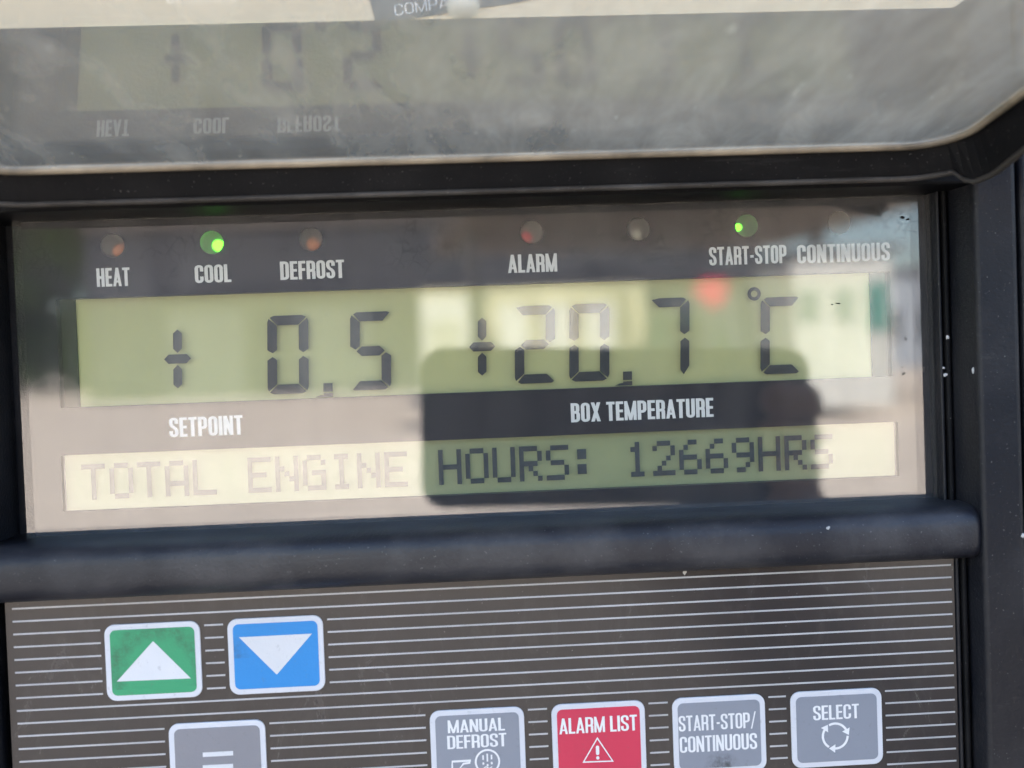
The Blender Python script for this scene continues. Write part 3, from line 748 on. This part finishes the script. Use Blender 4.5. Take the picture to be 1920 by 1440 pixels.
frp = [(.75, 2.6), (.75, -.2), (2.6, -4.9), (3.3, -5.0), (3.9, -4.4), (4.0, 2.6)]
def drop(x, s):
    far = 3.6*min(1, max(0, (s-42)/16))
    return (-2.7*min(1, max(0, (s-20.2)/1.6)) if x > 0 else 0)+far
lf = sweep('lid_frame', frp, outl, M['rubber'], lid, False, drop)
lip = [(2.35+.55*math.cos(R(45*k)), -5.25+.5*math.sin(R(45*k))) for k in range(8)]
sweep('lid_frame_lip', lip, outl, M['lip'], lid, True, drop)

# ---- chips, scratches and dirt lumps
def fleck(px, py, d, r, mat='chip', el=1.0):
    x, z = P(px, py, d); bm = bmesh.new(); n = 9
    o_ = [bm.verts.new((x+r*random.uniform(.5, 1.2)*math.cos(R(40*k)), -d-.05, z+el*r*random.uniform(.5, 1.2)*math.sin(R(40*k)))) for k in range(n)]
    c = bm.verts.new((x, -d-.2, z))
    for k in range(n): bm.faces.new((o_[k], o_[(k+1) % n], c))
    obj('paint_chip', bm, M[mat], U)
for a in ((1776, 632, 11, .45), (1772, 703, 11, .5), (1769, 690, 11, .28), (1825, 694, 12.2, .35, 'chip', 1.8), (1283, 1073, 8.1, .5), (1263, 1069, 8.1, .3, 'chip', .4),
          (1553, 990, 15.5, .35), (1918, 1004, 16.5, .45, 'chip', 1.4)):
    fleck(*a)
for a in ((1692, 407, 2.2, .5, 'rubber', .6), (1703, 411, 2.2, .35, 'rubber', .6), (1572, 569, 2.2, .55, 'rubber', .22), (1560, 571, 2.2, .3, 'rubber', .3)):
    fleck(*a)

# ================================================================== REEFER BODY BEHIND THE PANEL
BY = 12.0
cream = simple('cream_painted_body', (.93, .75, .50), .45, .4, var=.06, scale=40, bs=.2, bd=.0003)
B0 = thing('refrigerated_trailer', 'cream painted trailer body that the control panel is mounted on', 'trailer', (0, 0, 0))
bm = bmesh.new(); add_box(bm, -1.6, 1.9, BY*MM, 2.5, .75, 3.9, .01, 2); obj('body_wall', bm, cream, B0, scale=1)
for wx in (-1.1, 1.4):
    for wy in (.55, 1.95):
        bm = bmesh.new(); bmesh.ops.create_cone(bm, cap_ends=True, segments=32, radius1=.48, radius2=.48, depth=.28, matrix=Matrix.Translation((wx, wy, .48)) @ Matrix.Rotation(R(90), 4, 'Y'))
        obj('wheel', bm, simple('tyre_rubber', (.03, .03, .03), .8), B0, scale=1)
bm = bmesh.new(); add_box(bm, -1.3, 1.6, .3, 2.3, .55, .75); obj('chassis', bm, M['frame'], B0, scale=1)
stk = simple('sticker_grey', (.085, .10, .11), .4, .4, var=.08, scale=60)
def PB(px, py): return P(px, py, -BY)
def W_(o): o.location = (0, 0, H0); return o
s1_ = W_(sheet('sticker', [[PB(706, 46), PB(676, -60), PB(1260, -130), PB(1040, -8), PB(965, 6)]], stk, B0, y0=BY-.25)); s1_['label'] = 'dark grey sticker with pale lettering'
xa_, za_ = PB(741, 31); xb_, zb_ = PB(882, 8)
sl_ = (zb_-za_)/(xb_-xa_)
wl = word_mesh('lettering', 'COMPANY', xa_, xb_, za_, 2.15, M['white_print'], s1_, BY-.33, s=.075, t=.085, gap=.09, xf=lambda x, z: (x-(z-za_)*.08, z+(x-xa_)*sl_))
# screw with domed head
bm = bmesh.new(); X, Z = PB(868, 11)
prof = [(0, -3.4), (1.2, -3.3), (2.2, -2.8), (2.9, -1.9), (3.2, -.8), (3.3, 0)]
rg = []
for r_, y in prof:
    if r_ == 0: rg.append([bm.verts.new((X, BY+y, Z))])
    else: rg.append([bm.verts.new((X+r_*math.cos(R(15*k)), BY+y, Z+r_*math.sin(R(15*k)))) for k in range(24)])
for k in range(24): bm.faces.new((rg[0][0], rg[1][k], rg[1][(k+1) % 24]))
for A, B in zip(rg[1:], rg[2:]):
    for k in range(24): bm.faces.new((A[k], B[k], B[(k+1) % 24], A[(k+1) % 24]))
W_(obj('screw_head', bm, M['screw'], B0, True))

# ================================================================== THE YARD REFLECTED IN THE WINDOW
def box_o(name, dims, mat, parent=None, bev=0):
    bm = bmesh.new(); add_box(bm, *dims, bev, 2); return obj(name, bm, mat, parent, scale=1)
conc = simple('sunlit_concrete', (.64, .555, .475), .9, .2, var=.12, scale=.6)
bm = bmesh.new(); vs = [bm.verts.new(c) for c in ((-1500, -1500, 0), (1500, -1500, 0), (1500, 1500, 0), (-1500, 1500, 0))]; bm.faces.new(vs)
tag(obj('ground', bm, conc, scale=1), kind='structure')
apron_mat = simple('added_apron_dark', (.175, .155, .13), .9, .25, var=.25, scale=1.5, bs=.3, bd=.01)  # unseen dark apron, added to cut and warm the bounce off the ground
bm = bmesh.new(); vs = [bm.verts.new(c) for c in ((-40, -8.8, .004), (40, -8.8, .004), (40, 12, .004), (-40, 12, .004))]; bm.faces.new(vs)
tag(obj('added_dark_apron', bm, apron_mat, scale=1), kind='structure')
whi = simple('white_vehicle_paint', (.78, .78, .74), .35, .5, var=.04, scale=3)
tyre = simple('tyre', (.03, .03, .03), .85); dglass = simple('dark_glass', (.03, .035, .04), .1, .6)
steel = simple('grey_steel', (.25, .26, .28), .5, .5, .3, scale=4)
def wheels(parent, pts, r=.42):
    for x, y in pts:
        bm = bmesh.new(); bmesh.ops.create_cone(bm, cap_ends=True, segments=24, radius1=r, radius2=r, depth=.26, matrix=Matrix.Translation((x, y, r)) @ Matrix.Rotation(R(90), 4, 'X'))
        wo = obj('wheel', bm, tyre, parent, scale=1)
        bm = bmesh.new(); bmesh.ops.create_cone(bm, cap_ends=True, segments=16, radius1=r*.55, radius2=r*.5, depth=.28, matrix=Matrix.Translation((x, y, r)) @ Matrix.Rotation(R(90), 4, 'X'))
        obj('rim', bm, steel, wo, scale=1)
def box_truck(loc, rz, label, bodyc, cabc, L=4.6, Hh=2.25, base=.9):
    t = thing('box_truck', label, 'truck', loc, rz)
    box_o('cargo_box', (-L/2, L/2, -1.1, 1.1, base, base+Hh), bodyc, t, .04)
    bm = bmesh.new(); prof = [(L/2+.12, .55), (L/2+1.9, .55), (L/2+1.95, 1.25), (L/2+1.6, 2.2), (L/2+.12, 2.3)]
    A = [bm.verts.new((x, -1.0, z)) for x, z in prof]; B = [bm.verts.new((x, 1.0, z)) for x, z in prof]
    for i in range(5): bm.faces.new((A[i], A[(i+1) % 5], B[(i+1) % 5], B[i]))
    bm.faces.new(A); bm.faces.new(B[::-1]); obj('cab', bm, cabc, t, scale=1)
    for sy in (-1.01, 1.01):
        box_o('cab_window', (L/2+.5, L/2+1.4, sy-.01, sy+.01, 1.35, 2.05), dglass, t)
    box_o('chassis', (-L/2, L/2+.2, -.45, .45, .5, base-.02), steel, t)
    wheels(t, [(-L/2+.9, -.95), (-L/2+.9, .95), (L/2+1.0, -.9), (L/2+1.0, .9)])
    return t
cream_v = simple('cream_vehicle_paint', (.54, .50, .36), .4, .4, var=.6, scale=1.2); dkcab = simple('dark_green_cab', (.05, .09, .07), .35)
red = simple('red_paint', (.85, .03, .12), .35, .5, var=.05, scale=3)
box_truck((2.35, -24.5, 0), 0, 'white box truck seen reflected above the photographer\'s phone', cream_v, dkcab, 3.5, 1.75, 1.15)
pt = thing('added_white_cabin', 'narrow white cabin shape added for a bright reflection left of the box truck', 'added cabin', (-.27, -22, 0))  # invented cabin, sized to fill a bright patch of the reflection
box_o('cabin', (-.48, .48, -.5, .5, .1, 2.7), whi, pt, .05); box_o('roof', (-.5, .5, -.52, .52, 2.705, 2.8), cream_v, pt, .03)
box_o('door', (-.33, .33, .505, .53, .2, 2.2), simple('cabin_door', (.6, .6, .5), .5), pt)
def car(loc, rz, label, mat):
    t = thing('parked_car', label, 'car', loc, rz)
    prof = [(-2.1, .35), (-2.15, .8), (-1.9, .95), (-1.3, 1.42), (.3, 1.45), (1.0, 1.0), (2.0, .85), (2.15, .55), (2.1, .35)]
    bm = bmesh.new(); n = len(prof)
    A = [bm.verts.new((x, -.85+(.12 if z > 1.1 else 0), z)) for x, z in prof]; B = [bm.verts.new((x, .85-(.12 if z > 1.1 else 0), z)) for x, z in prof]
    for i in range(n): bm.faces.new((A[i], A[(i+1) % n], B[(i+1) % n], B[i]))
    bm.faces.new(A); bm.faces.new(B[::-1]); obj('body', bm, mat, t, scale=1)
    for sy in (-.87, .87): box_o('side_window', (-1.2, .35, sy-.01, sy+.01, .98, 1.33), dglass, t)
    wheels(t, [(-1.3, -.8), (-1.3, .8), (1.3, -.8), (1.3, .8)], .33)
    return t
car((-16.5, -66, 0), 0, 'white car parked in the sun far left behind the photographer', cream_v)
for o in list(COL.objects):
    if o.name.startswith('box_truck') and o.type == 'EMPTY':
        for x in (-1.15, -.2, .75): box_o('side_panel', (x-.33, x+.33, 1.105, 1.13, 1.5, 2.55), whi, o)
# canopy with columns
can = thing('canopy', 'wide flat yard canopy on square columns with dark underside', 'canopy', (.65, -35, 0), R(-4.6))
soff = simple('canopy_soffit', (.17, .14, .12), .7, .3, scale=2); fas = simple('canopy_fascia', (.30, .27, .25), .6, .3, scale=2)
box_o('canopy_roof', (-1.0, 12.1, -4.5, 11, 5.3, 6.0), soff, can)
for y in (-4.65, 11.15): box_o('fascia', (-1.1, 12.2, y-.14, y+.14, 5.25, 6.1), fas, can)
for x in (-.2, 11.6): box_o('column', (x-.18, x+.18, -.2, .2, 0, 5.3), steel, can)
# dark warehouse
wh = thing('warehouse', 'long dark warehouse standing behind the canopy', 'warehouse', (0, -52, 0))
dk = simple('dark_cladding', (.045, .048, .06), .6, .3, scale=1)
box_o('wall', (-17.5, 15, -10, 0, 0, 8.1), dk, wh); box_o('roof', (-17.9, 15.4, -10.4, .4, 10.22, 10.6), steel, wh)
box_o('parapet', (-17.7, 15.2, -10.2, .2, 8.12, 10.2), simple('parapet_cladding', (.13, .11, .10), .6, scale=1), wh)
for x in (-12, -6, 0, 6, 12): box_o('roller_door', (x-1.8, x+1.8, .01, .08, .02, 4.2), simple('roller_door', (.12, .13, .14), .5), wh)
# white shed and pale building on the right
sh = thing('site_cabin', 'white site cabin in full sun right of the canopy column', 'cabin', (7.75, -22, 0))
box_o('wall', (-1.25, .70, -1.5, 1.5, .2, 3.1), whi, sh, .03); box_o('roof', (-1.3, 1.0, -1.6, 1.6, 3.22, 3.32), steel, sh)
for x in (-.95, -.25): box_o('window', (x-.2, x+.2, 1.505, 1.53, 1.9, 2.5), simple('curtained_window', (.35, .42, .38), .3), sh)
box_o('door', (.22, .58, 1.51, 1.56, 1.7, 2.6), simple('teal_door', (.12, .35, .30), .5), sh)
sg = thing('road_sign', 'red pointed sign on a thin post between truck and cabin', 'sign', (5.1, -21.5, 0))
bm = bmesh.new(); pr_ = [(-.36, 2.62), (-.1, 2.85), (.34, 2.82), (.36, 2.55), (.16, 2.25), (0, 2.3)]
A = [bm.verts.new((x, -.03, z)) for x, z in pr_]; B = [bm.verts.new((x, .03, z)) for x, z in pr_]
for i in range(6): bm.faces.new((A[i], A[(i+1) % 6], B[(i+1) % 6], B[i]))
bm.faces.new(A); bm.faces.new(B[::-1]); obj('sign_board', bm, red, sg, scale=1); box_o('post', (-.05, .05, -.1, -.035, 0, 2.75), steel, sg)
pb = thing('office_building', 'pale blue-grey office building at the far right of the yard', 'building', (27, -62, 0))
pale = simple('pale_render', (.42, .46, .52), .8, .2, scale=1)
box_o('wall', (-7, 9, -6, 0, 0, 5.6), pale, pb); box_o('roof', (-7.3, 9.3, -6.3, .3, 5.62, 5.9), steel, pb)
for k in range(5): box_o('window', (-6+3*k, -4.2+3*k, .01, .06, 1.6, 3.4), dglass, pb)
lp = thing('lamp_post', 'slim pale lamp post beside the office building', 'lamp post', (13.8, -40, 0))
bm = bmesh.new(); bmesh.ops.create_cone(bm, segments=12, radius1=.12, radius2=.07, depth=7, matrix=Matrix.Translation((0, 0, 3.5))); obj('pole', bm, whi, lp, scale=1)
box_o('lamp_head', (-.6, .1, -.12, .12, 7.0, 7.14), whi, lp)
# trees on the left
leafm = simple('tree_leaves', (.055, .10, .025), .6, .3, var=.5, scale=1.5); barkm = simple('tree_bark', (.12, .09, .06), .9, .1, scale=6)
for i, (x, y, hh) in enumerate(((-44, -88, 20), (-37, -92, 23), (-30, -86, 20), (-24, -92, 17), (-33, -70, 7.0))):
    t = thing('broadleaf_tree', ['tallest left tree beyond the yard edge', 'round tree second from the left', 'lower tree in the middle of the row', 'tree nearest the warehouse corner', 'small bushy tree standing before the row'][i], 'tree', (x, y, 0), 0, 'trees beyond the yard')
    bm = bmesh.new(); bmesh.ops.create_cone(bm, segments=10, radius1=.35, radius2=.15, depth=hh*.6, matrix=Matrix.Translation((0, 0, hh*.3))); obj('trunk', bm, barkm, t, scale=1)
    vs, fs = [], []
    cl = [(random.gauss(0, hh*.18), random.gauss(0, hh*.18), hh*random.uniform(.08, .9), hh*random.uniform(.10, .19)) for _ in range(22)]
    for cx_, cy_, cz_, cr in cl:
        for _ in range(260):
            v = Vector((random.gauss(0, 1), random.gauss(0, 1), random.gauss(0, 1))).normalized()*cr*random.uniform(.7, 1.05)
            c = Vector((cx_, cy_, cz_))+v; u = Vector((random.gauss(0, 1), random.gauss(0, 1), random.gauss(0, 1))).normalized(); p = u.orthogonal().normalized()
            s_ = .45; b = len(vs); vs += [c+u*s_, c+p*s_*.6, c-u*s_, c-p*s_*.6]; fs.append((b, b+1, b+2, b+3))
    me = bpy.data.meshes.new('crown'); me.from_pydata(vs, [], fs); link('crown', me, leafm, t)

# ---- the photographer: phone at the lens, hand, person standing to the right
CB = CAMM
def cam_pt(x, y, back): return CB @ Vector((x*MM, y*MM, back*MM))
ph = thing('smartphone', 'black smartphone held level in front of the window, seen only as a dark reflection', 'phone', tuple(CB.translation))
ph.matrix_world = CB
pb_ = simple('phone_glass_black', (.012, .012, .014), .25, .5)
bm = bmesh.new(); pts = rrect(-14, 133, -55, 4.5, 9, 8)
A = [bm.verts.new((x, y, 2.0)) for x, y in pts]; B = [bm.verts.new((x, y, 10)) for x, y in pts]; n = len(pts)
for i in range(n): bm.faces.new((A[i], A[(i+1) % n], B[(i+1) % n], B[i]))
bm.faces.new(A); bm.faces.new(B[::-1]); obj('phone_body', bm, pb_, ph)
bm = bmesh.new(); bmesh.ops.create_cone(bm, cap_ends=True, segments=32, radius1=3.8, radius2=3.8, depth=1.0, matrix=Matrix.Translation((0, 0, 1.2))); obj('camera_ring', bm, simple('lens_ring', (.05, .05, .055), .3), ph)
scr = rrect(-11, 130, -52, 1.5, 7, 6)
bm = bmesh.new(); bm.faces.new([bm.verts.new((x, y, 10.1)) for x, y in scr]); obj('screen', bm, dglass, ph)

skin = simple('skin', (.24, .14, .10), .5, .4, var=.12, scale=40); cloth = simple('dark_jacket_cloth', (.03, .035, .05), .85, .2, var=.2, scale=60)
jean = simple('dark_trousers', (.04, .05, .08), .85, .2, var=.2, scale=60); hairm = simple('dark_hair', (.03, .02, .015), .6, .4)
def skin_mesh(name, verts, edges, rad, mat, parent, sub=2, root=0):
    me = bpy.data.meshes.new(name); me.from_pydata([tuple(v) for v in verts], edges, []); o = link(name, me, mat, parent)
    m = o.modifiers.new('skin', 'SKIN'); m.use_smooth_shade = True
    for i, r_ in enumerate(rad):
        sv = me.skin_vertices[0].data[i]; sv.radius = (r_, r_) if isinstance(r_, (int, float)) else r_; sv.use_root = (i == root)
    s_ = o.modifiers.new('sub', 'SUBSURF'); s_.levels = sub; s_.render_levels = sub
    return o
PR = thing('person', 'person in dark jacket holding a phone up to the display', 'person', (.70, -.64, 0))
def pl(x, y, z): return Vector((x-.62, y+.78, z))
def pw(x, y, z): return Vector((x-.70, y+.64, z))
wr = pw(.128, -.262, 1.275)
V = [pl(.62, -.78, .95), pl(.62, -.78, 1.12), pl(.615, -.78, 1.30), pl(.61, -.775, 1.43), pl(.61, -.76, 1.52),          # pelvis..neck 0-4
     pw(.525, -.585, 1.40), pw(.335, -.43, 1.12), wr,                                                           # left arm 5-7
     pl(.79, -.79, 1.40), pl(.84, -.80, 1.12), pl(.83, -.72, .88),                                           # right arm 8-10
     pl(.53, -.78, .88), pl(.52, -.77, .48), pl(.52, -.80, .09), pl(.52, -.66, .04),                          # left leg 11-14
     pl(.71, -.78, .88), pl(.72, -.77, .48), pl(.73, -.80, .09), pl(.73, -.66, .04),
     pl(.61, -.75, 1.60), pl(.61, -.745, 1.68), pl(.61, -.75, 1.75)]
E = [(0,1),(1,2),(2,3),(3,4),(3,5),(5,6),(6,7),(3,8),(8,9),(9,10),(0,11),(11,12),(12,13),(13,14),(0,15),(15,16),(16,17),(17,18),(4,19),(19,20),(20,21)]
RD = [(.15,.11),(.14,.105),(.17,.12),(.12,.09),.055,.062,.042,.027,.062,.042,.028,.088,.058,.042,.035,.088,.058,.042,.035,(.066,.075),(.078,.095),(.055,.07)]
body = skin_mesh('body', V, E, RD, cloth, PR)
# head features
def ball(name, c, r, mat, parent, sc_=(1, 1, 1)):
    bm = bmesh.new(); bmesh.ops.create_uvsphere(bm, u_segments=20, v_segments=14, radius=r, matrix=Matrix.Translation(c) @ Matrix.Diagonal((*sc_, 1)))
    return obj(name, bm, mat, parent, True, 1)
ball('face', pl(.61, -.725, 1.655), .088, skin, PR, (.9, 1.0, 1.25)); ball('hair', pl(.61, -.765, 1.69), .098, hairm, PR, (.92, 1.0, 1.05))
ball('nose', pl(.60, -.634, 1.645), .014, skin, PR, (.8, 1, 1.5))
for sx in (-.03, .03): ball('eye', pl(.61+sx, -.645, 1.67), .011, dglass, PR)
for sx in (-.083, .083): ball('ear', pl(.61+sx, -.74, 1.65), .022, skin, PR, (.4, .8, 1.3))
# left hand closing on the phone's lower right corner
def hp_(x, y, b):
    return CB @ Vector((x*MM, y*MM, b*MM)) - Vector((.70, -.64, 0))
hv = [wr, hp_(122, -92, 26), hp_(118, -62, 22), hp_(116, -42, 20)]
he = [(0, 1), (1, 2), (2, 3)]; hr = [.024, (.030, .016), (.034, .015), (.028, .012)]
k0 = 4
for fi, (yy, ln) in enumerate(((-18, 1.0), (-31, 1.05), (-44, .97), (-56, .82))):
    hv += [hp_(122, yy, 18), hp_(133, yy, 12.5), hp_(133.5, yy+1, 1), hp_(133.5-22*ln, yy+4, -6.5)]
    he += [(2 if fi > 1 else 3, k0), (k0, k0+1), (k0+1, k0+2), (k0+2, k0+3)]; hr += [.0095, .009, .0085, .0070]; k0 += 4
hv += [hp_(96, -84, 22), hp_(78, -72, 17), hp_(66, -60, 14)]; he += [(1, k0), (k0, k0+1), (k0+1, k0+2)]; hr += [.012, .011, .009]
skin_mesh('hand', hv, he, hr, skin, PR, 2, 1)
ball('cuff', wr+Vector((.012, -.012, -.004)), .036, cloth, PR)
